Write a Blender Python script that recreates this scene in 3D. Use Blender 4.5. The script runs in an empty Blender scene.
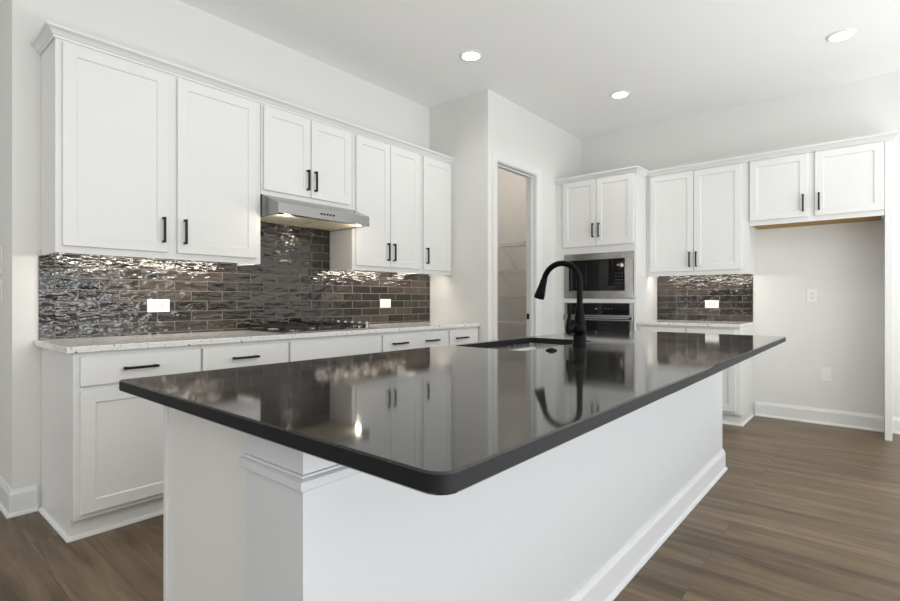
import bpy, bmesh, math, random
from mathutils import Vector, Matrix
random.seed(4)
S = bpy.context.scene
COL = S.collection
PI = math.pi

# ------------------------------------------------------------------ camera
cd = bpy.data.cameras.new('camera')
cam = bpy.data.objects.new('camera', cd)
COL.objects.link(cam)
cd.sensor_fit = 'HORIZONTAL'
cd.sensor_width = 36.0
cd.lens = 505.46 / 900.0 * 36.0
cd.clip_start = 0.05
cam.location = (-3.7758, -3.4526, 1.1282)
cam.rotation_euler = (PI / 2, 0, math.radians(40.0963 - 90))
cd.shift_y = -(300.5 - 300.13) / 900.0
S.camera = cam

# ------------------------------------------------------------------ world, fill lights, exposure
S.view_settings.view_transform = 'Standard'
S.view_settings.look = 'None'
S.view_settings.gamma = 1.0
S.view_settings.use_curve_mapping = False
S.view_settings.exposure = 0.02
W = bpy.data.worlds.new('world'); S.world = W
W.use_nodes = True
bg = W.node_tree.nodes['Background']
bg.inputs['Color'].default_value = (0.93, 0.97, 1.0, 1)
bg.inputs['Strength'].default_value = 0.9

PANE_W = 32.0         # each added upright light at a rear window
WINDOW_W = 9.0     # each added up-tilted light inside a rear window
SIDE_W = 50.0        # added light inside the invented side opening
TILT = math.radians(58)   # window and opening fills turned up to brighten the ceiling
CEIL_FILL_W = 310.0
HALL_W = 27.0
POT_W = 13.0
UNDER_W = 3.0
def area(name, loc, rot, sx, sy, power, color=(1, 1, 1), spread=None):
    l = bpy.data.lights.new(name, 'AREA')
    l.shape = 'RECTANGLE'; l.size = sx; l.size_y = sy
    l.energy = power; l.color = color
    if spread: l.spread = spread
    o = bpy.data.objects.new(name, l); COL.objects.link(o)
    o.location = loc; o.rotation_euler = rot
    return o
COOL_FILL = (0.93, 0.97, 1.0)
REAR_Y = -8.4
SIDE_X = -8.6
WIN_X = [-4.5, -2.55, -0.6]
for wx in WIN_X:     # added lights standing in for daylight at the unseen rear windows
    area('window_daylight', (wx, REAR_Y + 0.55, 1.5), (PI / 2 + TILT, 0, 0), 1.4, 1.5, WINDOW_W, COOL_FILL)
    area('pane_daylight', (wx, REAR_Y + 0.02, 1.6), (PI / 2, 0, 0), 1.25, 1.6, PANE_W, COOL_FILL)  # added upright light, gives the tiles bright reflections
area('opening_daylight', (SIDE_X + 0.75, -3.2, 1.4), (PI / 2 + TILT, 0, -PI / 2), 4.0, 2.3, SIDE_W, (1, 0.98, 0.95))  # added light, stands in for daylight at the invented side opening

# added up-facing light behind the viewpoint, brightens the ceiling in place of floor bounce
area('sun_patch_bounce', (-2.2, -6.3, 0.06), (PI, 0, 0), 6.5, 3.4, CEIL_FILL_W, (0.93, 0.97, 1.0))
area('hall_daylight', (-7.4, 0.9, 1.6), (PI / 2, 0, -PI / 2 - 0.12), 1.2, 1.8, HALL_W, COOL_FILL)  # added light with no window, lifts the left wall end and cabinet side

# ------------------------------------------------------------------ materials
def nodes_of(name):
    m = bpy.data.materials.new(name); m.use_nodes = True
    nt = m.node_tree
    return m, nt, nt.nodes['Principled BSDF']
def mat(name, col, rough=0.5, metal=0.0, spec=0.5, noise=0.0, nscale=30.0, bump=0.0, bscale=200.0, emit=None, estr=0.0, coat=0.0):
    m, nt, b = nodes_of(name)
    b.inputs['Roughness'].default_value = rough
    b.inputs['Metallic'].default_value = metal
    b.inputs['Specular IOR Level'].default_value = spec
    b.inputs['Coat Weight'].default_value = coat
    c = (*col, 1)
    b.inputs['Base Color'].default_value = c
    tc = nt.nodes.new('ShaderNodeTexCoord')
    if noise:
        n = nt.nodes.new('ShaderNodeTexNoise'); n.inputs['Scale'].default_value = nscale
        n.inputs['Detail'].default_value = 3
        nt.links.new(tc.outputs['Object'], n.inputs['Vector'])
        r = nt.nodes.new('ShaderNodeMix'); r.data_type = 'RGBA'
        r.inputs[6].default_value = (*[x * (1 - noise) for x in col], 1)
        r.inputs[7].default_value = (*[min(1, x * (1 + noise)) for x in col], 1)
        nt.links.new(n.outputs['Fac'], r.inputs[0])
        nt.links.new(r.outputs[2], b.inputs['Base Color'])
    if bump:
        n2 = nt.nodes.new('ShaderNodeTexNoise'); n2.inputs['Scale'].default_value = bscale
        nt.links.new(tc.outputs['Object'], n2.inputs['Vector'])
        bp = nt.nodes.new('ShaderNodeBump'); bp.inputs['Strength'].default_value = bump
        bp.inputs['Distance'].default_value = 0.002
        nt.links.new(n2.outputs['Fac'], bp.inputs['Height'])
        nt.links.new(bp.outputs['Normal'], b.inputs['Normal'])
    if emit:
        b.inputs['Emission Color'].default_value = (*emit, 1)
        b.inputs['Emission Strength'].default_value = estr
    return m

M = {}
M['wall'] = mat('wall_paint', (0.73, 0.722, 0.70), 0.75, noise=0.01, nscale=4, bump=0.05, bscale=350)
M['ceil'] = mat('ceiling_paint', (0.90, 0.895, 0.88), 0.85, noise=0.01, nscale=4, bump=0.05, bscale=300)
M['trim'] = mat('trim_paint', (0.765, 0.765, 0.755), 0.35, noise=0.01, nscale=8)
M['cab'] = mat('cabinet_paint', (0.735, 0.73, 0.715), 0.38, noise=0.01, nscale=6)
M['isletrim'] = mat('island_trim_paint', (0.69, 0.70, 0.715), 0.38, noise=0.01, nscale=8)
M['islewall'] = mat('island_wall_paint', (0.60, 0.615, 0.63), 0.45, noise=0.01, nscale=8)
M['black'] = mat('matte_black_metal', (0.006, 0.006, 0.006), 0.42, spec=0.3, noise=0.1, nscale=50)
M['fauc'] = mat('black_faucet_finish', (0.003, 0.003, 0.0035), 0.36, spec=0.08, noise=0.1, nscale=60)
M['plastic'] = mat('white_plastic', (0.80, 0.80, 0.78), 0.3, noise=0.01)
M['slot'] = mat('dark_slots', (0.03, 0.03, 0.03), 0.6)
M['iron'] = mat('cast_iron', (0.014, 0.013, 0.012), 0.5, noise=0.2, nscale=80)
M['bglass'] = mat('black_glass', (0.004, 0.004, 0.005), 0.05, spec=0.35)
M['raw'] = mat('raw_plywood', (0.36, 0.20, 0.035), 0.6, noise=0.25, nscale=12)
M['wire'] = mat('wire_coating', (0.80, 0.79, 0.77), 0.4, noise=0.01)
M['lens'] = mat('lamp_lens', (0.9, 0.9, 0.88), 0.4, emit=(1.0, 0.95, 0.88), estr=9.0)
M['ledlens'] = mat('led_bar_lens', (0.9, 0.9, 0.88), 0.4, emit=(1.0, 0.92, 0.80), estr=2.0)
M['hoodlamp'] = mat('hood_lamp_lens', (0.9, 0.9, 0.88), 0.4, emit=(1.0, 0.90, 0.74), estr=12.0)
M['filter'] = mat('hood_filter_mesh', (0.88, 0.80, 0.62), 0.5, metal=0.0, noise=0.05, nscale=60)
M['glyph'] = mat('panel_markings', (0.16, 0.16, 0.16), 0.5)
M['screen'] = mat('display_digits', (0.10, 0.10, 0.11), 0.4, emit=(0.8, 0.9, 1.0), estr=0.12)
M['glass'] = mat('window_glass', (0.9, 0.95, 0.95), 0.02)
M['glass'].node_tree.nodes['Principled BSDF'].inputs['Transmission Weight'].default_value = 1.0

def steel_mat(name, col, rough, axis):
    m, nt, b = nodes_of(name)
    b.inputs['Metallic'].default_value = 1.0
    b.inputs['Base Color'].default_value = (*col, 1)
    tc = nt.nodes.new('ShaderNodeTexCoord'); mp = nt.nodes.new('ShaderNodeMapping')
    mp.inputs['Scale'].default_value = axis
    n = nt.nodes.new('ShaderNodeTexNoise'); n.inputs['Scale'].default_value = 1.0; n.inputs['Detail'].default_value = 4
    nt.links.new(tc.outputs['Object'], mp.inputs['Vector']); nt.links.new(mp.outputs['Vector'], n.inputs['Vector'])
    mr = nt.nodes.new('ShaderNodeMapRange'); mr.inputs['To Min'].default_value = rough - 0.06; mr.inputs['To Max'].default_value = rough + 0.08
    nt.links.new(n.outputs['Fac'], mr.inputs['Value']); nt.links.new(mr.outputs['Result'], b.inputs['Roughness'])
    return m
M['steel'] = steel_mat('brushed_steel', (0.31, 0.305, 0.30), 0.20, (4, 4, 500))
M['sinksteel'] = steel_mat('sink_steel', (0.45, 0.45, 0.44), 0.25, (300, 300, 5))

def tile_mat(name, horiz):
    """glossy hand-made brown brick tiles; horiz = 'X' or 'Y' (the wall direction)"""
    m, nt, b = nodes_of(name)
    L = nt.links.new
    tc = nt.nodes.new('ShaderNodeTexCoord'); sp = nt.nodes.new('ShaderNodeSeparateXYZ'); cb = nt.nodes.new('ShaderNodeCombineXYZ')
    L(tc.outputs['Object'], sp.inputs[0]); L(sp.outputs[horiz], cb.inputs['X']); L(sp.outputs['Z'], cb.inputs['Y'])
    br = nt.nodes.new('ShaderNodeTexBrick')
    br.offset = 0.5; br.squash = 1.0
    for k, v in (('Scale', 1.0), ('Brick Width', 0.206), ('Row Height', 0.065), ('Mortar Size', 0.0026), ('Mortar Smooth', 0.3), ('Bias', 0.0)):
        br.inputs[k].default_value = v
    br.inputs['Color1'].default_value = (0.0, 0.0, 0.0, 1); br.inputs['Color2'].default_value = (1, 1, 1, 1); br.inputs['Mortar'].default_value = (0.5, 0.5, 0.5, 1)
    L(cb.outputs[0], br.inputs['Vector'])
    ramp = nt.nodes.new('ShaderNodeValToRGB'); cr = ramp.color_ramp
    cr.elements[0].position = 0.0; cr.elements[0].color = (0.012, 0.009, 0.007, 1)
    cr.elements[1].position = 1.0; cr.elements[1].color = (0.058, 0.043, 0.033, 1)
    e = cr.elements.new(0.5); e.color = (0.029, 0.022, 0.017, 1)
    L(br.outputs['Color'], ramp.inputs[0])
    mx = nt.nodes.new('ShaderNodeMix'); mx.data_type = 'RGBA'
    L(br.outputs['Fac'], mx.inputs[0]); L(ramp.outputs[0], mx.inputs[6]); mx.inputs[7].default_value = (0.18, 0.165, 0.15, 1)
    L(mx.outputs[2], b.inputs['Base Color'])
    rr = nt.nodes.new('ShaderNodeMapRange'); rr.inputs['To Min'].default_value = 0.055; rr.inputs['To Max'].default_value = 0.8
    L(br.outputs['Fac'], rr.inputs['Value']); L(rr.outputs['Result'], b.inputs['Roughness'])
    # wavy glaze: stretched noise, different on every tile
    off = nt.nodes.new('ShaderNodeVectorMath'); off.operation = 'SCALE'; off.inputs['Scale'].default_value = 37.0
    L(br.outputs['Color'], off.inputs[0])
    ad = nt.nodes.new('ShaderNodeVectorMath'); ad.operation = 'ADD'
    L(tc.outputs['Object'], ad.inputs[0]); L(off.outputs[0], ad.inputs[1])
    mp = nt.nodes.new('ShaderNodeMapping'); mp.inputs['Scale'].default_value = (13, 13, 30)
    L(ad.outputs[0], mp.inputs['Vector'])
    n = nt.nodes.new('ShaderNodeTexNoise'); n.inputs['Scale'].default_value = 1.0; n.inputs['Detail'].default_value = 1.7; n.inputs['Roughness'].default_value = 0.45
    L(mp.outputs[0], n.inputs['Vector'])
    inv = nt.nodes.new('ShaderNodeMath'); inv.operation = 'MULTIPLY_ADD'; inv.inputs[1].default_value = -0.20
    L(br.outputs['Fac'], inv.inputs[0]); L(n.outputs['Fac'], inv.inputs[2])
    bp = nt.nodes.new('ShaderNodeBump'); bp.inputs['Strength'].default_value = 1.0; bp.inputs['Distance'].default_value = 0.0100
    L(inv.outputs[0], bp.inputs['Height']); L(bp.outputs[0], b.inputs['Normal'])
    b.inputs['Specular IOR Level'].default_value = 0.65
    return m
M['tile_l'] = tile_mat('glazed_brown_tile_long', 'X')
M['tile_r'] = tile_mat('glazed_brown_tile_short', 'Y')

def floor_mat():
    m, nt, b = nodes_of('plank_floor'); L = nt.links.new
    tc = nt.nodes.new('ShaderNodeTexCoord'); sp = nt.nodes.new('ShaderNodeSeparateXYZ'); cb = nt.nodes.new('ShaderNodeCombineXYZ')
    L(tc.outputs['Object'], sp.inputs[0]); L(sp.outputs['Y'], cb.inputs['X']); L(sp.outputs['X'], cb.inputs['Y'])
    br = nt.nodes.new('ShaderNodeTexBrick'); br.offset = 0.37; br.offset_frequency = 2
    for k, v in (('Scale', 1.0), ('Brick Width', 1.22), ('Row Height', 0.18), ('Mortar Size', 0.0012), ('Mortar Smooth', 0.2)):
        br.inputs[k].default_value = v
    br.inputs['Color1'].default_value = (0, 0, 0, 1); br.inputs['Color2'].default_value = (1, 1, 1, 1); br.inputs['Mortar'].default_value = (0.3, 0.3, 0.3, 1)
    L(cb.outputs[0], br.inputs['Vector'])
    sc = nt.nodes.new('ShaderNodeVectorMath'); sc.operation = 'SCALE'; sc.inputs['Scale'].default_value = 11.0
    L(br.outputs['Color'], sc.inputs[0])
    ad = nt.nodes.new('ShaderNodeVectorMath'); L(cb.outputs[0], ad.inputs[0]); L(sc.outputs[0], ad.inputs[1])
    mp = nt.nodes.new('ShaderNodeMapping'); mp.inputs['Scale'].default_value = (0.9, 9.0, 1); L(ad.outputs[0], mp.inputs['Vector'])
    n = nt.nodes.new('ShaderNodeTexNoise'); n.inputs['Scale'].default_value = 1.6; n.inputs['Detail'].default_value = 6; n.inputs['Roughness'].default_value = 0.6; n.inputs['Distortion'].default_value = 0.6
    L(mp.outputs[0], n.inputs['Vector'])
    mp2 = nt.nodes.new('ShaderNodeMapping'); mp2.inputs['Scale'].default_value = (6, 150, 1); L(ad.outputs[0], mp2.inputs['Vector'])
    n2 = nt.nodes.new('ShaderNodeTexNoise'); n2.inputs['Scale'].default_value = 1.0; n2.inputs['Detail'].default_value = 3; L(mp2.outputs[0], n2.inputs['Vector'])
    ramp = nt.nodes.new('ShaderNodeValToRGB'); cr = ramp.color_ramp
    cr.elements[0].position = 0.30; cr.elements[0].color = (0.060, 0.037, 0.017, 1)
    cr.elements[1].position = 0.72; cr.elements[1].color = (0.205, 0.148, 0.086, 1)
    e = cr.elements.new(0.5); e.color = (0.137, 0.094, 0.051, 1)
    L(n.outputs['Fac'], ramp.inputs[0])
    h1 = nt.nodes.new('ShaderNodeHueSaturation')
    mr = nt.nodes.new('ShaderNodeMapRange'); mr.inputs['To Min'].default_value = 0.85; mr.inputs['To Max'].default_value = 1.12
    L(br.outputs['Color'], mr.inputs['Value'])
    mr2 = nt.nodes.new('ShaderNodeMapRange'); mr2.inputs['To Min'].default_value = 0.74; mr2.inputs['To Max'].default_value = 1.24; L(n2.outputs['Fac'], mr2.inputs['Value'])
    mu = nt.nodes.new('ShaderNodeMath'); mu.operation = 'MULTIPLY'; L(mr.outputs[0], mu.inputs[0]); L(mr2.outputs[0], mu.inputs[1])
    L(mu.outputs[0], h1.inputs['Value']); L(ramp.outputs[0], h1.inputs['Color'])
    mx = nt.nodes.new('ShaderNodeMix'); mx.data_type = 'RGBA'; L(br.outputs['Fac'], mx.inputs[0]); L(h1.outputs[0], mx.inputs[6]); mx.inputs[7].default_value = (0.05, 0.035, 0.025, 1)
    L(mx.outputs[2], b.inputs['Base Color'])
    b.inputs['Roughness'].default_value = 0.42
    bp = nt.nodes.new('ShaderNodeBump'); bp.inputs['Strength'].default_value = 0.15; bp.inputs['Distance'].default_value = 0.002
    L(n2.outputs['Fac'], bp.inputs['Height']); L(bp.outputs[0], b.inputs['Normal'])
    return m
M['floor'] = floor_mat()

def quartz_mat():
    m, nt, b = nodes_of('speckled_white_quartz'); L = nt.links.new
    tc = nt.nodes.new('ShaderNodeTexCoord')
    base = None
    b.inputs['Roughness'].default_value = 0.12
    prev = None
    for i, (scale, thr, col) in enumerate(((60, 0.13, (0.45, 0.42, 0.38)), (34, 0.085, (0.05, 0.045, 0.04)), (90, 0.16, (0.62, 0.55, 0.46)))):
        v = nt.nodes.new('ShaderNodeTexVoronoi'); v.inputs['Scale'].default_value = scale
        L(tc.outputs['Object'], v.inputs['Vector'])
        # only some cells carry a speck
        s = nt.nodes.new('ShaderNodeSeparateColor'); L(v.outputs['Color'], s.inputs[0])
        g = nt.nodes.new('ShaderNodeMath'); g.operation = 'GREATER_THAN'; g.inputs[1].default_value = 0.72; L(s.outputs[0], g.inputs[0])
        l = nt.nodes.new('ShaderNodeMath'); l.operation = 'LESS_THAN'; l.inputs[1].default_value = thr; L(v.outputs['Distance'], l.inputs[0])
        # voronoi distance is in scaled space
        l.inputs[1].default_value = thr * 2.2
        mu = nt.nodes.new('ShaderNodeMath'); mu.operation = 'MULTIPLY'; L(g.outputs[0], mu.inputs[0]); L(l.outputs[0], mu.inputs[1])
        mx = nt.nodes.new('ShaderNodeMix'); mx.data_type = 'RGBA'; L(mu.outputs[0], mx.inputs[0])
        if prev is None: mx.inputs[6].default_value = (0.74, 0.73, 0.71, 1)
        else: L(prev, mx.inputs[6])
        mx.inputs[7].default_value = (*col, 1)
        prev = mx.outputs[2]
    L(prev, b.inputs['Base Color'])
    return m
M['quartz'] = quartz_mat()
M['slabedge'] = mat('honed_charcoal_stone_edge', (0.010, 0.010, 0.012), 0.5, spec=0.2, noise=0.25, nscale=220)
M['slab'] = mat('polished_charcoal_stone', (0.022, 0.021, 0.020), 0.06, spec=0.5, noise=0.25, nscale=220)

# ------------------------------------------------------------------ mesh helpers
def box(bm, x0, x1, y0, y1, z0, z1, bev=0.0, seg=1):
    x0, x1 = min(x0, x1), max(x0, x1); y0, y1 = min(y0, y1), max(y0, y1); z0, z1 = min(z0, z1), max(z0, z1)
    mtx = Matrix.Translation(((x0 + x1) / 2, (y0 + y1) / 2, (z0 + z1) / 2)) @ Matrix.Diagonal((x1 - x0, y1 - y0, z1 - z0, 1))
    g = bmesh.ops.create_cube(bm, size=1.0, matrix=mtx)
    if bev:
        es = {e for v in g['verts'] for e in v.link_edges}
        bmesh.ops.bevel(bm, geom=list(es), offset=bev, segments=seg, profile=0.5, affect='EDGES')
    return bm
def cyl(bm, p0, p1, r0, r1=None, n=20, caps=True):
    r1 = r0 if r1 is None else r1
    p0, p1 = Vector(p0), Vector(p1); d = p1 - p0
    q = d.to_track_quat('Z', 'Y').to_matrix().to_4x4()
    bmesh.ops.create_cone(bm, cap_ends=caps, segments=n, radius1=r0, radius2=r1, depth=d.length, matrix=Matrix.Translation((p0 + p1) / 2) @ q)
    return bm
def tube(bm, pts, radii, n=16):
    """swept round tube through pts"""
    pts = [Vector(p) for p in pts]
    rings = []
    up = Vector((0.37, 0.81, 0.45)).normalized()
    for i, p in enumerate(pts):
        t = (pts[min(i + 1, len(pts) - 1)] - pts[max(i - 1, 0)]).normalized()
        a = t.cross(up).normalized(); b2 = t.cross(a)
        up = -(t.cross(a)).cross(t).cross(t) if False else up
        rings.append([bm.verts.new(p + (a * math.cos(2 * PI * k / n) + b2 * math.sin(2 * PI * k / n)) * radii[i]) for k in range(n)])
    for i in range(len(rings) - 1):
        for k in range(n):
            bm.faces.new((rings[i][k], rings[i][(k + 1) % n], rings[i + 1][(k + 1) % n], rings[i + 1][k]))
    bm.faces.new(rings[0][::-1]); bm.faces.new(rings[-1])
    return bm
def lathe(bm, c, prof, n=40):
    """prof: list of (radius, z)"""
    rings = []
    for r, z in prof:
        if r < 1e-6: rings.append([bm.verts.new((c[0], c[1], c[2] + z))])
        else: rings.append([bm.verts.new((c[0] + r * math.cos(2 * PI * k / n), c[1] + r * math.sin(2 * PI * k / n), c[2] + z)) for k in range(n)])
    for a, b2 in zip(rings, rings[1:]):
        for k in range(n):
            if len(a) == 1 and len(b2) == 1: continue
            if len(a) == 1: bm.faces.new((a[0], b2[(k + 1) % n], b2[k]))
            elif len(b2) == 1: bm.faces.new((a[k], a[(k + 1) % n], b2[0]))
            else: bm.faces.new((a[k], a[(k + 1) % n], b2[(k + 1) % n], b2[k]))
    return bm
def sweep(bm, path, prof, fmap=lambda a, b, c: (a, b, c)):
    """prof points (out, height) swept along a flat path; out points to the right of travel; corners mitred"""
    n = len(path); P = [Vector(p) for p in path]
    rings = []
    for i in range(n):
        ds = []
        if i > 0: ds.append((P[i] - P[i - 1]).normalized())
        if i < n - 1: ds.append((P[i + 1] - P[i]).normalized())
        ns = [Vector((d.y, -d.x)) for d in ds]
        if len(ns) == 2:
            m = ns[0] + ns[1]; m = m / m.dot(ns[0])
        else: m = ns[0]
        rings.append([bm.verts.new(fmap(P[i].x + m.x * o, P[i].y + m.y * o, h)) for o, h in prof])
    k = len(prof)
    for a, b2 in zip(rings, rings[1:]):
        for j in range(k):
            bm.faces.new((a[j], a[(j + 1) % k], b2[(j + 1) % k], b2[j]))
    bm.faces.new(rings[0]); bm.faces.new(rings[-1][::-1])
    return bm
def rrect(x0, x1, y0, y1, r, seg=8, r2=None):
    pts = []; r2 = r if r2 is None else r2     # r2: radius of the (x0, y0) corner
    for cx, cy, a0, r in ((x1 - r, y1 - r, 0, r), (x0 + r, y1 - r, 90, r), (x0 + r2, y0 + r2, 180, r2), (x1 - r, y0 + r, 270, r)):
        for k in range(seg + 1):
            a = math.radians(a0 + 90 * k / seg)
            pts.append((cx + r * math.cos(a), cy + r * math.sin(a)))
    return pts
def obj(name, bm, m, parent=None, smooth=None, loc=None):
    bmesh.ops.recalc_face_normals(bm, faces=bm.faces[:])
    me = bpy.data.meshes.new(name); bm.to_mesh(me); bm.free()
    me.materials.append(M[m])
    if smooth is not None:
        me.polygons.foreach_set('use_smooth', [True] * len(me.polygons))
        me.set_sharp_from_angle(angle=math.radians(smooth))
    o = bpy.data.objects.new(name, me); COL.objects.link(o)
    if parent: o.parent = parent
    if loc: o.location = loc
    return o
def B(): return bmesh.new()
def thing(name, label, cat, loc=(0, 0, 0), rz=0.0, group=None):
    o = bpy.data.objects.new(name, None); COL.objects.link(o)
    o.empty_display_size = 0.1
    o.location = loc; o.rotation_euler = (0, 0, rz)
    o['label'] = label; o['category'] = cat
    if group: o['group'] = group
    return o
def tag(o, label, cat, group=None):
    o['label'] = label; o['category'] = cat
    if group: o['group'] = group
    return o
def struct(name, bm, m, label=None, smooth=None, parent=None):
    o = obj(name, bm, m, parent, smooth)
    if parent is None: o['kind'] = 'structure'
    if label: o['label'] = label
    return o
def recenter(o):
    """put a lone mesh's origin at the middle of its base"""
    vs = [v.co for v in o.data.vertices]
    c = Vector(((min(v.x for v in vs) + max(v.x for v in vs)) / 2, (min(v.y for v in vs) + max(v.y for v in vs)) / 2, min(v.z for v in vs)))
    o.data.transform(Matrix.Translation(-c)); o.location = o.location + c
    return o

# ------------------------------------------------------------------ the room
H = 3.07
XR = 1.939          # right wall face
PY = -0.7285        # pantry front face
XL = -3.229         # end of left wall
struct('floor', box(B(), SIDE_X - 0.1, XR + 0.12, REAR_Y - 0.12, 3.1, -0.1, 0.0), 'floor')
struct('ceiling', box(B(), SIDE_X - 0.1, XR + 0.12, REAR_Y - 0.12, 3.1, H, H + 0.1), 'ceil')
struct('wall_left', box(B(), XL, 0.0, 0.0, 0.12, 0, H), 'wall')
struct('wall_hall', box(B(), XL, XL + 0.12, 0.12, 3.0, 0, H), 'wall')
struct('wall_hall_end', box(B(), SIDE_X, XL, 3.0, 3.1, 0, H), 'wall')
struct('wall_right', box(B(), XR, XR + 0.12, REAR_Y, 1.4, 0, H), 'wall')
struct('wall_pantry_side', box(B(), 0.0, 0.115, PY, 1.3, 0, H), 'wall')
struct('wall_pantry_back', box(B(), 0.0, XR, 1.3, 1.4, 0, H), 'wall')
DX0, DX1, DZ = 0.146, 0.860, 2.43
b = B()
box(b, 0.115, DX0 - 0.018, PY, PY + 0.115, 0, H)
box(b, DX1 + 0.018, XR, PY, PY + 0.115, 0, H)
box(b, DX0 - 0.018, DX1 + 0.018, PY, PY + 0.115, DZ + 0.018, H)
struct('wall_pantry_front', b, 'wall')
# unseen rear wall, its three windows invented as light sources
b = B(); xs = [SIDE_X]
for wx in WIN_X: xs += [wx - 0.9, wx + 0.9]
xs.append(XR)
for i in range(0, len(xs), 2): box(b, xs[i], xs[i + 1], REAR_Y - 0.12, REAR_Y, 0, H)
for wx in WIN_X:
    box(b, wx - 0.9, wx + 0.9, REAR_Y - 0.12, REAR_Y, 0, 0.5); box(b, wx - 0.9, wx + 0.9, REAR_Y - 0.12, REAR_Y, 2.5, H)
struct('wall_rear', b, 'wall')
for i, wx in enumerate(WIN_X):
    b = B()
    for s in (-1, 1): box(b, wx + s * 0.9, wx + s * 0.84, REAR_Y - 0.10, REAR_Y - 0.04, 0.5, 2.5)
    box(b, wx - 0.84, wx + 0.84, REAR_Y - 0.10, REAR_Y - 0.04, 0.5, 0.56); box(b, wx - 0.84, wx + 0.84, REAR_Y - 0.10, REAR_Y - 0.04, 2.44, 2.5)
    box(b, wx - 0.84, wx + 0.84, REAR_Y - 0.09, REAR_Y - 0.05, 1.48, 1.53)
    w = struct('window_%d' % (i + 1), b, 'trim')
    struct('pane', box(B(), wx - 0.84, wx + 0.84, REAR_Y - 0.073, REAR_Y - 0.067, 0.56, 2.44), 'glass', parent=w)
# unseen side wall with a wide opening invented as a light source
b = B()
box(b, SIDE_X - 0.1, SIDE_X, REAR_Y, -5.4, 0, H); box(b, SIDE_X - 0.1, SIDE_X, -1.0, 3.1, 0, H); box(b, SIDE_X - 0.1, SIDE_X, -5.4, -1.0, 2.7, H)
struct('wall_side', b, 'wall')

# baseboards with shoe moulding
BB = [(0, 0), (0.026, 0), (0.026, 0.008), (0.022, 0.016), (0.015, 0.020), (0.015, 0.112), (0.012, 0.120), (0.009, 0.126), (0.006, 0.137), (0, 0.138)]
struct('baseboard_left', sweep(B(), [(XL, 1.6), (XL, 0), (-3.1265, 0)], BB), 'trim')
struct('baseboard_alcove', sweep(B(), [(XR, -2.552), (XR, -3.508)], BB), 'trim')
struct('baseboard_right', sweep(B(), [(XR, -3.558), (XR, REAR_Y)], BB), 'trim')
struct('baseboard_pantry', sweep(B(), [(0.0, -0.665), (0.0, PY), (DX0 - 0.087, PY)], BB), 'trim')
struct('baseboard_corner', sweep(B(), [(DX1 + 0.087, PY), (1.28, PY)], BB), 'trim')

# pantry doorway: casing, jamb, strike plate
CAS = [(0.006, 0), (0.006, -0.010), (0.012, -0.014), (0.050, -0.017), (0.072, -0.021), (0.085, -0.021), (0.085, 0)]
fm = lambda a, c, h: (a, PY + h, c)
tr = struct('trim_1', sweep(B(), [(DX1, 0), (DX1, DZ), (DX0, DZ), (DX0, 0)], CAS, fm), 'trim')
b = B()
box(b, DX0 - 0.018, DX0, PY + 0.0, PY + 0.118, 0, DZ + 0.018); box(b, DX1, DX1 + 0.018, PY, PY + 0.118, 0, DZ + 0.018); box(b, DX0, DX1, PY, PY + 0.118, DZ, DZ + 0.018)
box(b, DX0, DX0 + 0.011, PY + 0.045, PY + 0.075, 0, DZ); box(b, DX1 - 0.011, DX1, PY + 0.045, PY + 0.075, 0, DZ); box(b, DX0 + 0.011, DX1 - 0.011, PY + 0.045, PY + 0.075, DZ - 0.011, DZ)
struct('door_jamb', b, 'trim', parent=tr)
b = B(); box(b, DX1 - 0.0025, DX1 + 0.002, PY + 0.078, PY + 0.112, 0.925, 0.985, 0.001)
struct('strike_plate', b, 'black', label='black latch plate', parent=tr)

# pantry wire shelves
def wire_shelf(z, label):
    t = thing('wire_shelf', label, 'shelf', (XR, 0.35, z), 0, 'pantry wire shelves')
    y0, y1, D = -0.90, 0.94, 0.40
    b = B()
    for xx in (-0.006, -0.20, -D, ):
        cyl(b, (xx, y0, 0), (xx, y1, 0), 0.0035, n=6)
    cyl(b, (-D, y0, -0.03), (-D, y1, -0.03), 0.0035, n=6)
    yy = y0
    while yy <= y1:
        cyl(b, (-0.004, yy, 0.003), (-D, yy, 0.003), 0.0016, n=4)
        cyl(b, (-D, yy, 0.003), (-D, yy, -0.032), 0.0016, n=4)
        yy += 0.028
    obj('shelf_rack', b, 'wire', t, 50)
    for yy in (-0.15, 0.62):
        b = B(); cyl(b, (-D + 0.005, yy, -0.008), (-0.008, yy, -0.295), 0.0045, n=8); box(b, -0.009, -0.001, yy - 0.01, yy + 0.01, -0.315, -0.27)
        obj('bracket', b, 'wire', t, 50)
    return t
for z, l in ((1.85, 'white wire pantry shelf, topmost one seen through the doorway'), (1.512, 'white wire pantry shelf, second from the top in the doorway'),
             (1.174, 'white wire pantry shelf, third from the top in the doorway'), (0.84, 'white wire pantry shelf, lowest one seen above the island sink')):
    wire_shelf(z, l)

# ------------------------------------------------------------------ cabinet kit (local frame: wall at y=0, front towards -y, x along the run)
def shaker(x0, x1, z0, z1, yb, stile=0.057, t=0.02, rec=0.0065):
    b = B(); yf = yb - t
    def rect(i, y): return [b.verts.new(v) for v in ((x0 + i, y, z0 + i), (x1 - i, y, z0 + i), (x1 - i, y, z1 - i), (x0 + i, y, z1 - i))]
    rs = [rect(0, yb - 0.0005), rect(0, yf + 0.0015), rect(0.0015, yf), rect(stile, yf), rect(stile + 0.002, yf + 0.0015), rect(stile + 0.0045, yf + rec)]
    for a, c in zip(rs, rs[1:]):
        for k in range(4): b.faces.new((a[k], a[(k + 1) % 4], c[(k + 1) % 4], c[k]))
    b.faces.new(rs[-1]); b.faces.new(rs[0])
    return b
def flatfront(x0, x1, z0, z1, yb, t=0.02):
    return box(B(), x0, x1, yb - t, yb - 0.0005, z0, z1, 0.0018)
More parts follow.
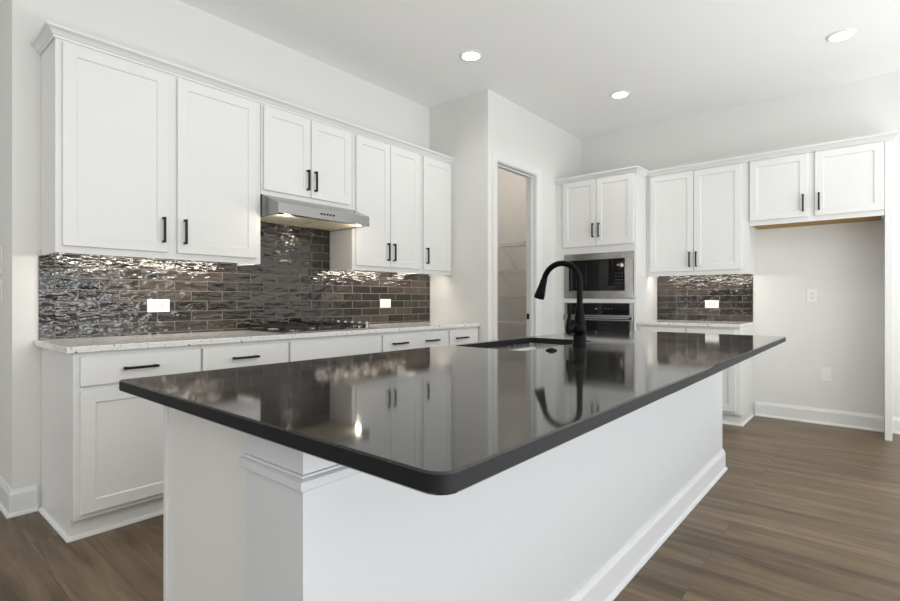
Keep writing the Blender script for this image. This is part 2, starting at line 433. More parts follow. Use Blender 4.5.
def pull(x, z, yf, length=0.146, vert=True):
    b = B(); s = 0.0062; h = 0.032
    if vert:
        box(b, x - s, x + s, yf - h, yf - h + 2 * s, z - length / 2, z + length / 2, 0.0012)
        for e in (-1, 1): box(b, x - s, x + s, yf - h + s, yf, z + e * (length / 2 - s) - s, z + e * (length / 2 - s) + s)
    else:
        box(b, x - length / 2, x + length / 2, yf - h, yf - h + 2 * s, z - s, z + s, 0.0012)
        for e in (-1, 1): box(b, x + e * (length / 2 - s * 2) - s, x + e * (length / 2 - s * 2) + s, yf - h + s, yf, z - s, z + s)
    return b
def handle_on(par, x, z, yf, vert=True, length=0.146):
    o = obj('handle', pull(x, z, yf, length, vert), 'black', par)
    o['label'] = 'matte black bar handle'
def wall_cabinet(label, loc, rz, Wd, Hh, depth, doors, group, raw_bottom=False, side=True):
    """doors: (x0,x1,z0,z1,hx,hz)"""
    t = thing('wall_cabinet', label, 'cabinet', loc, rz, group)
    e = 0.0006
    b = B()
    box(b, e, Wd - e, -depth + 0.019, -0.001, 0.030, Hh)                 # carcass
    box(b, e, 0.016, -depth + 0.019, -0.0095, 0, 0.030); box(b, Wd - 0.016, Wd - e, -depth + 0.019, -0.0095, 0, 0.030)
    box(b, e, Wd - e, -depth, -depth + 0.0191, 0, Hh, 0.0008)             # face frame
    obj('cabinet_body', b, 'cab', t)
    if raw_bottom:
        o = obj('bottom_panel', box(B(), 0.018, Wd - 0.018, -depth + 0.0192, -0.002, 0.003, 0.0295), 'raw', t)
        o['label'] = 'unpainted golden plywood underside'
    for x0, x1, z0, z1, hx, hz in doors:
        d = obj('door', shaker(x0, x1, z0, z1, -depth), 'cab', t)
        handle_on(d, hx, hz, -depth - 0.02)
    return t
def base_cabinet(label, loc, rz, Wd, depth, doors, drawers, group, ends=(False, False)):
    """doors (x0,x1,hx); drawers (x0,x1,[hx...])"""
    t = thing('base_cabinet', label, 'cabinet', loc, rz, group)
    e = 0.0006; top = 0.8835
    b = B()
    box(b, e, Wd - e, -depth + 0.019, -0.001, 0.102, top)
    box(b, e, Wd - e, -depth, -depth + 0.0191, 0.102, top, 0.0008)
    obj('cabinet_body', b, 'cab', t)
    b = B(); box(b, e, Wd - e, -depth + 0.045, -0.001, 0.0005, 0.1019)
    obj('toe_kick', b, 'cab', t)
    for x0, x1, hx in doors:
        d = obj('door', shaker(x0, x1, 0.128, 0.702, -depth), 'cab', t)
        handle_on(d, hx, 0.60, -depth - 0.02)
    for x0, x1, hs in drawers:
        d = obj('drawer_front', flatfront(x0, x1, 0.725, 0.862, -depth), 'cab', t)
        for hx in hs: handle_on(d, hx, 0.795, -depth - 0.02, False, 0.158)
    return t

# ------------------------------------------------------------------ left run, wall cabinets
ZU = 1.369; DU = 0.295; HU = 2.456 - ZU
G1 = 'white wall cabinets along the range wall'
def doorsL(x0, z0, lst): return [(a - x0, c - x0, d0 - z0, d1 - z0, hx - x0, hz - z0) for a, c, d0, d1, hx, hz in lst]
wall_cabinet('wide white two-door wall cabinet left of the range hood', (-3.11, 0, ZU), 0, 1.11, HU, DU,
             doorsL(-3.11, ZU, [(-3.082, -2.585, 1.406, 2.436, -2.613, 1.532), (-2.533, -2.036, 1.406, 2.436, -2.495, 1.532)]), G1)
wall_cabinet('short white two-door wall cabinet directly above the range hood', (-1.998, 0, 1.842), 0, 0.773, 2.456 - 1.842, DU,
             doorsL(-1.998, 1.842, [(-1.984, -1.619, 1.872, 2.436, -1.648, 1.992), (-1.612, -1.248, 1.872, 2.436, -1.583, 1.992)]), G1)
wall_cabinet('tall white two-door wall cabinet just right of the range hood', (-1.224, 0, ZU), 0, 0.784, HU, DU,
             doorsL(-1.224, ZU, [(-1.195, -0.832, 1.406, 2.436, -0.862, 1.532), (-0.826, -0.468, 1.406, 2.436, -0.794, 1.532)]), G1)
wall_cabinet('narrow single-door white wall cabinet in the corner by the pantry', (-0.439, 0, ZU), 0, 0.438, HU, DU,
             doorsL(-0.439, ZU, [(-0.416, -0.034, 1.406, 2.436, -0.380, 1.532)]), G1)
CR = [(0, 0), (0.008, 0), (0.010, 0.010), (0.016, 0.013), (0.024, 0.026), (0.036, 0.036), (0.042, 0.038), (0.044, 0.041), (0.044, 0.052), (0, 0.052)]
def crown(path, z, label):
    return tag(recenter(obj('crown_molding', sweep(B(), path, [(o, h + z) for o, h in CR]), 'cab', None, 25)), label, 'molding', 'cabinet crown moldings')
crown([(-3.1105, -0.001), (-3.1105, -DU - 0.0005), (-0.001, -DU - 0.0005)], 2.450, 'long white crown molding topping the cabinets along the range wall')

# ------------------------------------------------------------------ left run, base cabinets, counter, splash
G2 = 'white base cabinets along the range wall'
DB = 0.61
base_cabinet('white base cabinet at the open left end of the range wall', (-3.11, 0, 0), 0, 0.5765, DB,
             [(0.026, 0.570, 0.53)], [(0.026, 0.570, [0.273])], G2)
base_cabinet('white base cabinet second from the left end, beside the cooktop', (-2.5333, 0, 0), 0, 0.541, DB,
             [(0.007, 0.534, 0.04)], [(0.007, 0.534, [0.246])], G2)
base_cabinet('white base cabinet under the cooktop with a blank drawer front', (-1.992, 0, 0), 0, 0.784, DB,
             [(0.007, 0.388, 0.35), (0.396, 0.777, 0.435)], [(0.007, 0.777, [])], G2)
base_cabinet('white base cabinet with two handles on one wide drawer', (-1.208, 0, 0), 0, 0.776, DB,
             [(0.007, 0.384, 0.345), (0.392, 0.768, 0.43)], [(0.007, 0.768, [0.176, 0.545])], G2)
base_cabinet('narrow white base cabinet in the corner beside the pantry', (-0.432, 0, 0), 0, 0.431, DB,
             [(0.008, 0.412, 0.05)], [(0.008, 0.412, [0.167])], G2)
# shoe moulding around the open end of the run
SH = [(0, 0), (0.016, 0), (0.016, 0.006), (0.012, 0.014), (0.005, 0.019), (0, 0.020)]
tag(obj('shoe_molding', sweep(B(), [(-3.1105, -0.001), (-3.1105, -DB + 0.0445), (-0.001, -DB + 0.0445)], SH), 'trim'), 'thin white shoe molding along the foot of the range wall cabinets', 'molding', 'cabinet shoe moldings')
tag(recenter(obj('countertop', box(B(), -3.140, -0.001, -0.640, -0.001, 0.884, 0.914, 0.003, 2), 'quartz', None)),
    'long white speckled stone countertop along the range wall', 'countertop', 'white speckled countertops')
b = B()
box(b, -3.120, -0.0005, -0.009, -0.0005, 0.9145, ZU - 0.0005); box(b, -3.108, -0.0005, -0.009, -0.0005, ZU - 0.0005, ZU + 0.0290)
box(b, -1.997, -1.2255, -0.009, -0.0005, ZU + 0.0290, 1.84)
o = tag(obj('tile_backsplash', b, 'tile_l'), 'long glossy brown brick tile backsplash behind the cooktop', 'backsplash', 'brown tile backsplashes')
o.location = (-0.062, 0, 0.9275); o.data.transform(Matrix.Translation((0.062, 0, -0.9275)))

# ------------------------------------------------------------------ right run
R90 = -PI / 2
G3 = 'white wall cabinets on the fridge wall'
ZR = 1.374; TOPR = 2.415; DR = XR - 1.592
def doorsR(y0, z0, lst): return [(y0 - a, y0 - c, d0 - z0, d1 - z0, y0 - hy, hz - z0) for a, c, d0, d1, hy, hz in lst]
wall_cabinet('white two-door wall cabinet between the oven tower and the fridge alcove', (XR, -1.6195, ZR), R90, 0.936, TOPR - ZR, DR,
             doorsR(-1.6195, ZR, [(-1.660, -2.080, 1.418, 2.402, -2.047, 1.530), (-2.086, -2.497, 1.418, 2.402, -2.108, 1.530)]), G3)
wall_cabinet('short white two-door wall cabinet over the empty fridge alcove', (XR, -2.5565, 1.813), R90, 0.952, TOPR - 1.813, DR,
             doorsR(-2.5565, 1.813, [(-2.564, -3.002, 1.856, 2.404, -2.970, 1.975), (-3.053, -3.502, 1.856, 2.404, -3.082, 1.975)]), G3, raw_bottom=True)
tag(recenter(obj('end_panel', box(B(), 1.588, XR - 0.0005, -3.556, -3.5095, 0.0005, TOPR, 0.0015), 'cab')), 'tall narrow white end panel closing the fridge alcove', 'panel')

# oven tower
t = thing('oven_cabinet', 'tall white oven tower beside the pantry wall', 'cabinet', (XR, PY - 0.001, 0), R90)
TW = 0.889; TD = 0.651; TT = 2.415
mx0, mx1 = 0.110, 0.869
yt0 = PY - 0.001
b = B()
box(b, 0, TW, -TD + 0.05, -0.001, 0.1, TT)
box(b, 0, 0.108, -TD, -TD + 0.05, 0.1, TT); box(b, 0.871, TW, -TD, -TD + 0.05, 0.1, TT)
for z0, z1 in ((0.1, 0.30), (1.102, 1.147), (1.624, TT)): box(b, 0.108, 0.871, -TD, -TD + 0.05, z0, z1)
obj('cabinet_body', b, 'cab', t)
obj('toe_kick', box(B(), 0, TW, -TD + 0.06, -0.001, 0.0005, 0.0999), 'cab', t)
for x0, x1, hx in ((0.096, 0.475, 0.446), (0.481, 0.868, 0.512)):
    d = obj('door', shaker(x0, x1, 1.70, 2.402, -TD), 'cab', t)
    handle_on(d, hx, 1.862, -TD - 0.02)
crown([(XR - TD - 0.0005, PY - 0.001), (XR - TD - 0.0005, yt0 - TW - 0.0005), (1.5425, yt0 - TW - 0.0005)], 2.4075, 'short white crown molding topping the oven tower')
crown([(1.5875, yt0 - TW - 0.0015), (1.5875, -3.5565), (XR - 0.001, -3.5565)], 2.4105, 'white crown molding running from the oven tower to the alcove panel')

# microwave (local frame of the tower)
mw = thing('microwave', 'built-in stainless steel framed microwave in the oven tower', 'microwave', (XR, yt0, 1.149), R90)
b = B(); z0, z1 = 0.0, 0.473; yf = -TD - 0.018
ix0, ix1, iz0, iz1 = 0.168, 0.784, 0.076, 0.405
box(b, mx0, mx1, yf, -TD + 0.045, z0, iz0, 0.002); box(b, mx0, mx1, yf, -TD + 0.045, iz1, z1, 0.002)
box(b, mx0, ix0, yf, -TD + 0.045, iz0 - 0.001, iz1 + 0.001); box(b, ix1, mx1, yf, -TD + 0.045, iz0 - 0.001, iz1 + 0.001)
o = obj('trim_frame', b, 'steel', mw); o['label'] = 'brushed steel surround'
d = obj('door', box(B(), ix0 + 0.002, 0.655, yf + 0.003, -TD + 0.044, iz0 + 0.002, iz1 - 0.002, 0.002), 'bglass', mw)
for q in (0.37, 0.60): obj('window_border', box(B(), q - 0.004, q + 0.004, yf + 0.0015, yf + 0.0031, iz0 + 0.05, iz1 - 0.05), 'iron', d)
cp = obj('control_panel', box(B(), 0.658, ix1 - 0.002, yf + 0.003, -TD + 0.044, iz0 + 0.002, iz1 - 0.002, 0.002), 'bglass', mw)
obj('display', box(B(), 0.700, 0.745, yf + 0.0018, yf + 0.0032, iz1 - 0.075, iz1 - 0.058), 'screen', cp)
for r in range(4):
    for c in range(3):
        obj('button', box(B(), 0.684 + c * 0.030, 0.699 + c * 0.030, yf + 0.0018, yf + 0.0032, iz0 + 0.075 + r * 0.034, iz0 + 0.080 + r * 0.034), 'glyph', cp)
obj('door_button', box(B(), 0.685, 0.765, yf + 0.0005, yf + 0.0032, iz0 + 0.018, iz0 + 0.040, 0.001), 'black', cp)

# oven
ov = thing('wall_oven', 'black glass built-in wall oven below the microwave', 'oven', (XR, yt0, 0.302), R90)
oz = 0.302
b = B()
box(b, mx0, mx1, yf + 0.006, -TD + 0.045, 0.0, 0.798)
o = obj('oven_body', b, 'steel', ov); o['label'] = 'brushed steel surround'
c2 = obj('control_panel', box(B(), 0.146, 0.828, yf - 0.004, yf + 0.0055, 0.672, 0.792, 0.002), 'bglass', ov)
obj('display', box(B(), 0.470, 0.496, yf - 0.0052, yf - 0.0038, 0.730, 0.742), 'screen', c2)
for k in range(6):
    obj('button', cyl(B(), (0.24 + k * 0.033 + (0.24 if k > 2 else 0), yf - 0.005, 0.738), (0.24 + k * 0.033 + (0.24 if k > 2 else 0), yf - 0.0038, 0.738), 0.005, n=12), 'glyph', c2)
dr = obj('door', box(B(), 0.146, 0.828, yf - 0.016, yf + 0.0055, 0.03, 0.612, 0.003), 'bglass', ov)
obj('door_top_rail', box(B(), mx0, mx1, yf - 0.018, yf + 0.0055, 0.6125, 0.668, 0.003), 'steel', dr)
b = B(); cyl(b, (0.135, yf - 0.058, 0.640), (0.845, yf - 0.058, 0.640), 0.0125, n=20)
for xx in (0.165, 0.815): cyl(b, (xx, yf - 0.058, 0.640), (xx, yf - 0.016, 0.640), 0.009, n=14)
obj('handle', b, 'steel', dr, 40)

# right base cabinet, counter, splash
base_cabinet('white base cabinet between the oven tower and the fridge alcove', (XR, -1.6195, 0), R90, 0.912, DB,
             [(0.030, 0.455, 0.42), (0.465, 0.878, 0.50)], [(0.030, 0.455, [0.2425]), (0.465, 0.878, [0.67])], None)
tag(obj('shoe_molding', sweep(B(), [(XR - DB + 0.0445, -1.621), (XR - DB + 0.0445, -2.5325), (XR - 0.028, -2.5325)], SH), 'trim'), 'thin white shoe molding at the foot of the cabinet next to the fridge alcove', 'molding', 'cabinet shoe moldings')
tag(recenter(obj('countertop', box(B(), XR - 0.648, XR - 0.001, -1.6195, -2.536, 0.884, 0.914, 0.003, 2), 'quartz')),
    'short white speckled stone countertop beside the oven tower', 'countertop', 'white speckled countertops')
o = tag(obj('tile_backsplash', box(B(), XR - 0.009, XR - 0.0005, -1.6195, -2.532, 0.9145, ZR + 0.0290), 'tile_r'),
        'small glossy brown brick tile backsplash beside the oven tower', 'backsplash', 'brown tile backsplashes')
o.location = (XR, -1.62, 0.914); o.data.transform(Matrix.Translation((-XR, 1.62, -0.914)))

# under-cabinet light bars
def under_light(label, loc, rz, length, k=1.0):
    t = thing('under_cabinet_light', label, 'light', loc, rz, 'under-cabinet light bars')
    obj('light_housing', box(B(), -length / 2, length / 2, -0.013, 0.013, 0.005, 0.016, 0.002), 'plastic', t)
    o = obj('light_lens', box(B(), -length / 2 + 0.004, length / 2 - 0.004, -0.011, 0.011, 0.0005, 0.0049), 'ledlens', t)
    l = bpy.data.lights.new('under_cabinet_lamp', 'AREA'); l.shape = 'RECTANGLE'; l.size = length; l.size_y = 0.02
    l.energy = UNDER_W * length * k; l.color = (1.0, 0.92, 0.80)
    lo = bpy.data.objects.new('under_cabinet_lamp', l); COL.objects.link(lo); lo.parent = t; lo.location = (0, 0.016, 0.001); lo.rotation_euler = (math.radians(52), 0, 0)   # angled at the tiles
    return t
under_light('slim warm light bar under the wide cabinet left of the hood', (-2.52, -0.261, ZU + 0.0125), 0, 0.96)
under_light('slim warm light bar under the cabinet right of the hood', (-0.83, -0.261, ZU + 0.0125), 0, 0.70)
under_light('slim warm light bar under the narrow corner cabinet', (-0.25, -0.261, ZU + 0.0125), 0, 0.28)
under_light('slim warm light bar under the cabinet beside the oven tower', (XR - 0.310, -2.087, ZR + 0.004), R90, 0.84, 0.7)

# ------------------------------------------------------------------ range hood
hd = thing('range_hood', 'stainless steel under-cabinet range hood above the cooktop', 'range hood', (-1.6115, 0, 1.69))
hw = 0.3835
b = B()
sec = [(-0.010, 0.151), (-0.300, 0.151), (-0.505, 0.072), (-0.507, 0.004), (-0.500, 0.0), (-0.470, 0.0), (-0.470, 0.006), (-0.06, 0.006), (-0.06, 0), (-0.010, 0)]
L0 = [b.verts.new((-hw, y, z)) for y, z in sec]; L1 = [b.verts.new((hw, y, z)) for y, z in sec]
for k in range(len(sec)): b.faces.new((L0[k], L0[(k + 1) % len(sec)], L1[(k + 1) % len(sec)], L1[k]))
b.faces.new(L0); b.faces.new(L1[::-1])
for s in (-1, 1): box(b, s * hw, s * (hw - 0.012), -0.47, -0.06, 0, 0.006)
obj('hood_body', b, 'steel', hd)
for s in (-1, 1):
    o = obj('grease_filter', box(B(), s * 0.006, s * 0.362, -0.455, -0.075, 0.0015, 0.0055, 0.001), 'filter', hd); o['label'] = 'pale mesh filter'
    b = B(); cyl(b, (s * 0.30, -0.477, -0.0022), (s * 0.30, -0.477, 0.002), 0.020, n=24)
    o = obj('hood_lamp', b, 'hoodlamp', hd, 40); o['label'] = 'glowing round lamp'
    l = bpy.data.lights.new('hood_bulb', 'POINT'); l.energy = 0.75; l.color = (1, 0.88, 0.70); l.shadow_soft_size = 0.018
    lo = bpy.data.objects.new('hood_bulb', l); COL.objects.link(lo); lo.parent = hd; lo.location = (s * 0.30, -0.475, -0.024)
for k in range(5):
    xx = -0.052 + k * 0.026
    b = B(); cyl(b, (xx, -0.504, 0.038), (xx, -0.5095, 0.038), 0.007, n=16)
    o = obj('push_button', b, 'black', hd); o['label'] = 'small black button'

# ------------------------------------------------------------------ cooktop
ck = thing('gas_cooktop', 'black and steel gas cooktop set in the white countertop', 'cooktop', (-1.61, -0.325, 0.9145))
obj('cooktop_plate', box(B(), -0.38, 0.38, -0.262, 0.262, 0, 0.009, 0.004, 2), 'steel', ck)
for bx, by, br in ((-0.245, 0.13, 0.045), (-0.245, -0.13, 0.036), (0.005, 0.0, 0.055), (0.205, 0.13, 0.036), (0.205, -0.13, 0.045)):
    bn = obj('burner', lathe(B(), (bx, by, 0.009), [(0, 0), (br + 0.012, 0), (br + 0.01, 0.008), (br, 0.012), (0, 0.012)], 28), 'steel', ck, 40)
    obj('burner_cap', lathe(B(), (bx, by, 0.021), [(0, 0), (br - 0.004, 0), (br - 0.002, 0.006), (br - 0.01, 0.009), (0, 0.009)], 28), 'iron', bn, 40)
for gx0, gx1 in ((-0.365, -0.130), (-0.122, 0.105), (0.113, 0.285)):
    b = B(); s = 0.0055; zt = 0.042
    for yy in (-0.235, 0.235): box(b, gx0, gx1, yy - s, yy + s, zt - 0.012, zt)
    for xx in (gx0 + s, gx1 - s): box(b, xx - s, xx + s, -0.235, 0.235, zt - 0.012, zt)
    cx = (gx0 + gx1) / 2
    for yy in ((-0.13, 0.13) if abs(cx) > 0.1 else (0.0,)):
        box(b, gx0, cx - 0.03, yy - s, yy + s, zt - 0.010, zt); box(b, cx + 0.03, gx1, yy - s, yy + s, zt - 0.010, zt)
        box(b, cx - s, cx + s, yy + 0.03, yy + 0.105, zt - 0.010, zt); box(b, cx - s, cx + s, yy - 0.105, yy - 0.03, zt - 0.010, zt)
    if abs(cx) > 0.1: box(b, gx0, gx1, -s, s, zt - 0.012, zt)
    for xx in (gx0 + s, gx1 - s):
        for yy in (-0.23, 0.23): box(b, xx - s, xx + s, yy - s, yy + s, 0.009, zt - 0.011)
    obj('grate', b, 'iron', ck)
for k in range(5):
    yy = -0.20 + k * 0.085
    kb = obj('knob', lathe(B(), (0.335, yy, 0.009), [(0, 0), (0.021, 0), (0.021, 0.004), (0.019, 0.006), (0.0175, 0.041), (0.015, 0.045), (0, 0.045)], 24), 'steel', ck, 40)

# ------------------------------------------------------------------ outlets and plates
def outlet(label, loc, rz, w, h, horizontal=False, blank=False, group='white outlet plates'):
    """local: plate on wall y=0 facing -y, centred"""
    t = thing('outlet', label, 'outlet', loc, rz, group)
    obj('cover_plate', box(B(), -w / 2, w / 2, -0.006, -0.0006, -h / 2, h / 2, 0.002, 2), 'plastic', t)
    if blank:
        for s in (-1, 1): obj('screw', cyl(B(), (0, -0.0062, s * 0.048), (0, -0.0072, s * 0.048), 0.0035, n=12), 'plastic', t)
        obj('toggle', box(B(), -0.016, 0.016, -0.0075, -0.0061, -0.033, 0.033, 0.001), 'plastic', t)
        return t
    for s in (-1, 1):
        c = (s * 0.020, 0) if horizontal else (0, s * 0.020)
        b = B(); box(b, c[0] - 0.0145, c[0] + 0.0145, -0.0085, -0.0061, c[1] - 0.0145, c[1] + 0.0145, 0.003, 2)
        r = obj('receptacle', b, 'plastic', t)
        b = B()
        for q in (-1, 1):
            if horizontal: box(b, c[0] - 0.003, c[0] + 0.005, -0.0093, -0.0086, c[1] + q * 0.006 - 0.0018, c[1] + q * 0.006 + 0.0018)
            else: box(b, c[0] + q * 0.006 - 0.0018, c[0] + q * 0.006 + 0.0018, -0.0093, -0.0086, c[1] - 0.003, c[1] + 0.005)
        cyl(b, (c[0] - (0.008 if horizontal else 0), -0.0093, c[1] - (0 if horizontal else 0.008)), (c[0] - (0.008 if horizontal else 0), -0.0086, c[1] - (0 if horizontal else 0.008)), 0.0025, n=10)
        obj('slots', b, 'slot', r)
    return t
outlet('white horizontal outlet on the tiles left of the cooktop', (-2.528, -0.0088, 1.093), 0, 0.130, 0.080, True)
outlet('white horizontal outlet on the tiles right of the cooktop', (-0.609, -0.0088, 1.098), 0, 0.130, 0.078, True)
outlet('white horizontal outlet on the small backsplash beside the oven tower', (XR - 0.0088, -2.167, 1.087), R90, 0.128, 0.080, True)
outlet('white outlet plate high on the fridge alcove wall', (XR, -3.005, 1.171), R90, 0.080, 0.122)
outlet('blank white plate low on the fridge alcove wall', (XR, -3.108, 0.454), R90, 0.080, 0.126, blank=True)
def switch(label, z, h):
    t = thing('light_switch', label, 'switch', (XL, 0.285, z), R90, 'white switch plates at the left edge')
    obj('cover_plate', box(B(), -0.042, 0.042, -0.006, -0.0006, -h / 2, h / 2, 0.002, 2), 'plastic', t)
    obj('rocker', box(B(), -0.016, 0.016, -0.010, -0.0061, -0.033, 0.033, 0.002), 'plastic', t)
switch('upper white switch plate on the wall end at the left edge', 1.350, 0.16)
switch('lower white switch plate on the wall end at the left edge', 1.176, 0.125)

# ------------------------------------------------------------------ island
isl = thing('kitchen_island', 'long white kitchen island under the charcoal countertop', 'kitchen island', (-1.65, -2.3, 0))
def loc_i(b):
    bmesh.ops.translate(b, verts=b.verts[:], vec=(1.65, 2.3, 0)); return b
WX0, WX1, WY0, WY1 = -3.256, -0.036, -2.673, -2.476
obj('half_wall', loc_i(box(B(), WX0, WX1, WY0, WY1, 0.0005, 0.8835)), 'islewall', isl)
b = B()
box(b, WX0 + 0.042, -2.02, WY1 + 0.0005, -1.975, 0.1, 0.8835); box(b, -1.20, WX1 - 0.04, WY1 + 0.0005, -1.975, 0.1, 0.8835)
box(b, -2.02, -1.20, WY1 + 0.0005, -1.975, 0.1, 0.64)
box(b, WX0 + 0.042, WX1 - 0.04, WY1 + 0.0005, -2.04, 0.0005, 0.1)
obj('cabinet_body', loc_i(b), 'cab', isl)
obj('end_panel', loc_i(box(B(), WX0 + 0.036, WX0 + 0.0418, WY1 + 0.0005, -1.990, 0.0005, 0.8835)), 'cab', isl)
obj('corner_strip', loc_i(box(B(), WX0 + 0.030, WX0 + 0.0418, -1.9895, -1.970, 0.0005, 0.8835, 0.001)), 'cab', isl)
for x0, x1, hx in ((-3.19, -2.62, -2.66), (-2.61, -2.02, -2.06), (-2.00, -1.61, -1.65), (-1.60, -1.21, -1.56), (-1.19, -0.66, -0.70), (-0.65, -0.11, -0.61)):
    d = shaker(-x1, -x0, 0.128, 0.862, 1.975)
    bmesh.ops.rotate(d, verts=d.verts[:], cent=(0, 0, 0), matrix=Matrix.Rotation(PI, 3, 'Z'))
    d = obj('door', loc_i(d), 'cab', isl)
    h = pull(-hx, 0.76, 1.955); bmesh.ops.rotate(h, verts=h.verts[:], cent=(0, 0, 0), matrix=Matrix.Rotation(PI, 3, 'Z'))
    obj('handle', loc_i(h), 'black', d)['label'] = 'matte black bar handle'
wp = [(WX0 + 0.030, WY1), (WX0, WY1), (WX0, WY0), (WX1, WY0), (WX1, WY1)]
CAP = [(0.0003, 0.790), (0.009, 0.790), (0.012, 0.793), (0.012, 0.808), (0.008, 0.811), (0.005, 0.812), (0.004, 0.816), (0.0003, 0.817)]
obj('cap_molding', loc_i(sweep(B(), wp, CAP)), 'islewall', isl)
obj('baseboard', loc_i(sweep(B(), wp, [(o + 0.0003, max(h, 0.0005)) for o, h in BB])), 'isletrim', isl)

# countertop with a rounded sink cut-out
def slab(x0, x1, y0, y1, z0, z1, r, hole, hr):
    b = B(); ch = 0.003
    outs = [(rrect(x0 + i, x1 - i, y0 + i, y1 - i, 0.010 - i, 8, r - i), z) for i, z in ((ch, z1), (0, z1 - ch), (0, z0 + ch), (ch, z0))]
    hx0, hx1, hy0, hy1 = hole
    ins = [(rrect(hx0 - i, hx1 + i, hy0 - i, hy1 + i, hr + i), z) for i, z in ((0.002, z1), (0, z1 - 0.002), (0, z0))]
    def ring(p, z): return [b.verts.new((x, y, z)) for x, y in p]
    O = [ring(*q) for q in outs]; I = [ring(*q) for q in ins]
    for R in (O, I):
        for a, c in zip(R, R[1:]):
            n = len(a)
            for k in range(n): b.faces.new((a[k], a[(k + 1) % n], c[(k + 1) % n], c[k]))
    for o_, i_ in ((O[0], I[0]), (O[-1], I[-1])):
        es = []
        for loop in (o_, i_):
            n = len(loop)
            for k in range(n): es.append(b.edges.get((loop[k], loop[(k + 1) % n])))
        bmesh.ops.triangle_fill(b, use_beauty=True, use_dissolve=False, edges=es)
    return b
SX0, SX1, SY0, SY1 = -1.946, -1.258, -2.320, -1.936
o = obj('island_countertop', slab(-3.311, -0.230, -3.050, -1.894, 0.884, 0.914, 0.034, (SX0, SX1, SY0, SY1), 0.02), 'slab', None, 40)
o.data.materials.append(M['slabedge'])
for p_ in o.data.polygons:
    if abs(p_.normal.z) < 0.5: p_.material_index = 1
tag(recenter(o), 'glossy charcoal stone countertop on the white island', 'countertop')
# undermount sink
b = B()
levels = [(0.010, 0.8832), (-0.004, 0.8832), (-0.004, 0.872), (-0.008, 0.70), (-0.03, 0.676), (-0.10, 0.672)]
rings = []
for i, z in levels: rings.append([b.verts.new((x, y, z)) for x, y in rrect(SX0 - i, SX1 + i, SY0 - i, SY1 + i, max(0.02 + i, 0.024) if i > -0.03 else 0.04)])
for a, c in zip(rings, rings[1:]):
    n = len(a)
    for k in range(n): b.faces.new((a[k], a[(k + 1) % n], c[(k + 1) % n], c[k]))
b.faces.new(rings[-1])
sk = thing('kitchen_sink', 'stainless steel undermount sink in the island countertop', 'sink', (-1.602, -2.124, 0.672))
bmesh.ops.translate(b, verts=b.verts[:], vec=(1.602, 2.124, -0.672))
obj('basin', b, 'sinksteel', sk, 35)
obj('drain', lathe(B(), (0, 0, 0.0005), [(0, 0.001), (0.03, 0.001), (0.045, 0.004), (0.055, 0.002), (0.055, 0)], 32), 'steel', sk, 40)

# faucet
fx, fy = -1.585, -2.398
fc = thing('kitchen_faucet', 'tall black gooseneck faucet on the island', 'faucet', (fx, fy, 0.9145))
obj('faucet_base', lathe(B(), (0, 0, 0), [(0, 0), (0.033, 0), (0.033, 0.004), (0.0300, 0.008), (0.0295, 0.095), (0.0270, 0.115), (0.0215, 0.145), (0.0160, 0.18), (0.0145, 0.20), (0, 0.20)], 36), 'fauc', fc, 40)
pts = [(0, 0, 0.19), (0, 0, 0.24), (0, 0, 0.285)]
Rr = 0.0945; zc = 0.295
for k in range(0, 17):
    a = PI * k / 16 * 0.93
    pts.append((0, Rr - Rr * math.cos(a), zc + Rr * math.sin(a)))
last = Vector(pts[-1]); dirn = (Vector(pts[-1]) - Vector(pts[-2])).normalized()
obj('spout', tube(B(), pts, [0.0138] * len(pts), 20), 'fauc', fc, 40)
p = [last - dirn * 0.002, last + dirn * 0.010, last + dirn * 0.03, last + dirn * 0.060, last + dirn * 0.085, last + dirn * 0.098]
obj('spray_head', tube(B(), p, [0.0150, 0.0165, 0.0178, 0.0225, 0.0260, 0.0250], 24), 'fauc', fc, 40)
ha = Vector((-0.925, 0.38, 0)).normalized()
c0 = Vector((0, 0, 0.078))
b = B(); bmesh.ops.create_uvsphere(b, u_segments=28, v_segments=16, radius=0.0300, matrix=Matrix.Translation(c0 + Vector((-0.020, -0.006, 0))))
cyl(b, c0 + ha * 0.030, c0 + ha * 0.068, 0.014, 0.012, 20)
hb = obj('handle_hub', b, 'fauc', fc, 50)
b = B()
q0 = c0 + ha * 0.068
tube(b, [q0 + Vector((0, 0, -0.020)), q0 + Vector((0, 0, -0.008)), q0 + Vector((0, 0, 0.012)), q0 + Vector((0.003, -0.001, 0.040)), q0 + Vector((0.009, -0.003, 0.070)), q0 + Vector((0.013, -0.004, 0.088))],
     [0.008, 0.0120, 0.0125, 0.0095, 0.0085, 0.0070], 16)
obj('lever', b, 'fauc', hb, 50)
b = lathe(B(), (0, 0, 0), [(0, 0), (0.024, 0), (0.024, 0.003), (0.021, 0.006), (0.013, 0.007), (0.012, 0.0105), (0, 0.0105)], 32)
ab = obj('disposal_button', b, 'fauc', None, 40); ab.location = (-1.858, -2.400, 0.9143)
tag(ab, 'small round black button on the island beside the sink', 'button')

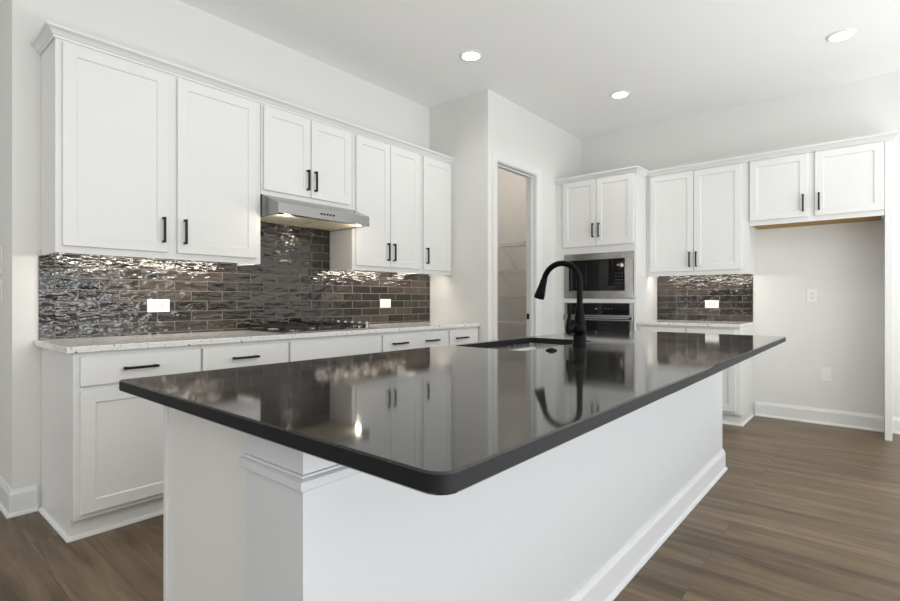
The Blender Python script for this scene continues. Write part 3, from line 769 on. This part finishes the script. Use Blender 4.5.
# ------------------------------------------------------------------ recessed ceiling lights
def can_mesh():
    return lathe(B(), (0, 0, 0), [(0.070, -0.012), (0.074, -0.012), (0.090, -0.004), (0.094, -0.0005), (0.070, -0.0005)], 40)
cans = [((-0.606, -1.001), 'recessed ceiling light nearest the range wall cabinets'), ((0.898, -1.611), 'recessed ceiling light in front of the oven tower'),
        ((0.901, -3.259), 'recessed ceiling light near the fridge alcove, at right')]
first = None
def lamp_at(par, p=POT_W):
    l = bpy.data.lights.new('ceiling_lamp', 'SPOT'); l.energy = p; l.spot_size = math.radians(150); l.spot_blend = 0.8
    l.color = (1.0, 0.95, 0.88); l.shadow_soft_size = 0.07
    lo = bpy.data.objects.new('ceiling_lamp', l); COL.objects.link(lo); lo.parent = par; lo.location = (0, 0, -0.03)
for (x, y), lab in cans:
    t = thing('ceiling_light', lab, 'ceiling light', (x, y, H), 0, 'recessed ceiling lights')
    if first is None:
        k1 = obj('trim_ring', can_mesh(), 'trim', t, 40)
        k2 = obj('lamp_lens', lathe(B(), (0, 0, 0), [(0, -0.010), (0.0698, -0.010), (0.0698, -0.001), (0, -0.001)], 40), 'lens', t, 40)
        k2['label'] = 'glowing round lens'
        first = (k1, k2)
    else:
        for k in first:
            c = k.copy(); COL.objects.link(c); c.parent = t
    lamp_at(t)
# lamps of the same kind further back in the room
for x, y in ((-2.1, -1.35), (-3.6, -1.6), (-2.1, -3.3), (-0.6, -3.3), (-3.7, -5.0), (-1.0, -5.5)):
    t = thing('ceiling_light', 'recessed ceiling light behind the viewpoint', 'ceiling light', (x, y, H), 0, 'recessed ceiling lights behind the viewpoint')
    for k in first:
        c = k.copy(); COL.objects.link(c); c.parent = t
    lamp_at(t)
pl = bpy.data.lights.new('pantry_lamp', 'POINT'); pl.energy = 12.5; pl.shadow_soft_size = 0.1; pl.color = (1, 0.92, 0.82)
po = bpy.data.objects.new('pantry_lamp', pl); COL.objects.link(po); po.location = (1.0, 0.2, 2.9)  # unseen light without a fixture, added to brighten the pantry inside
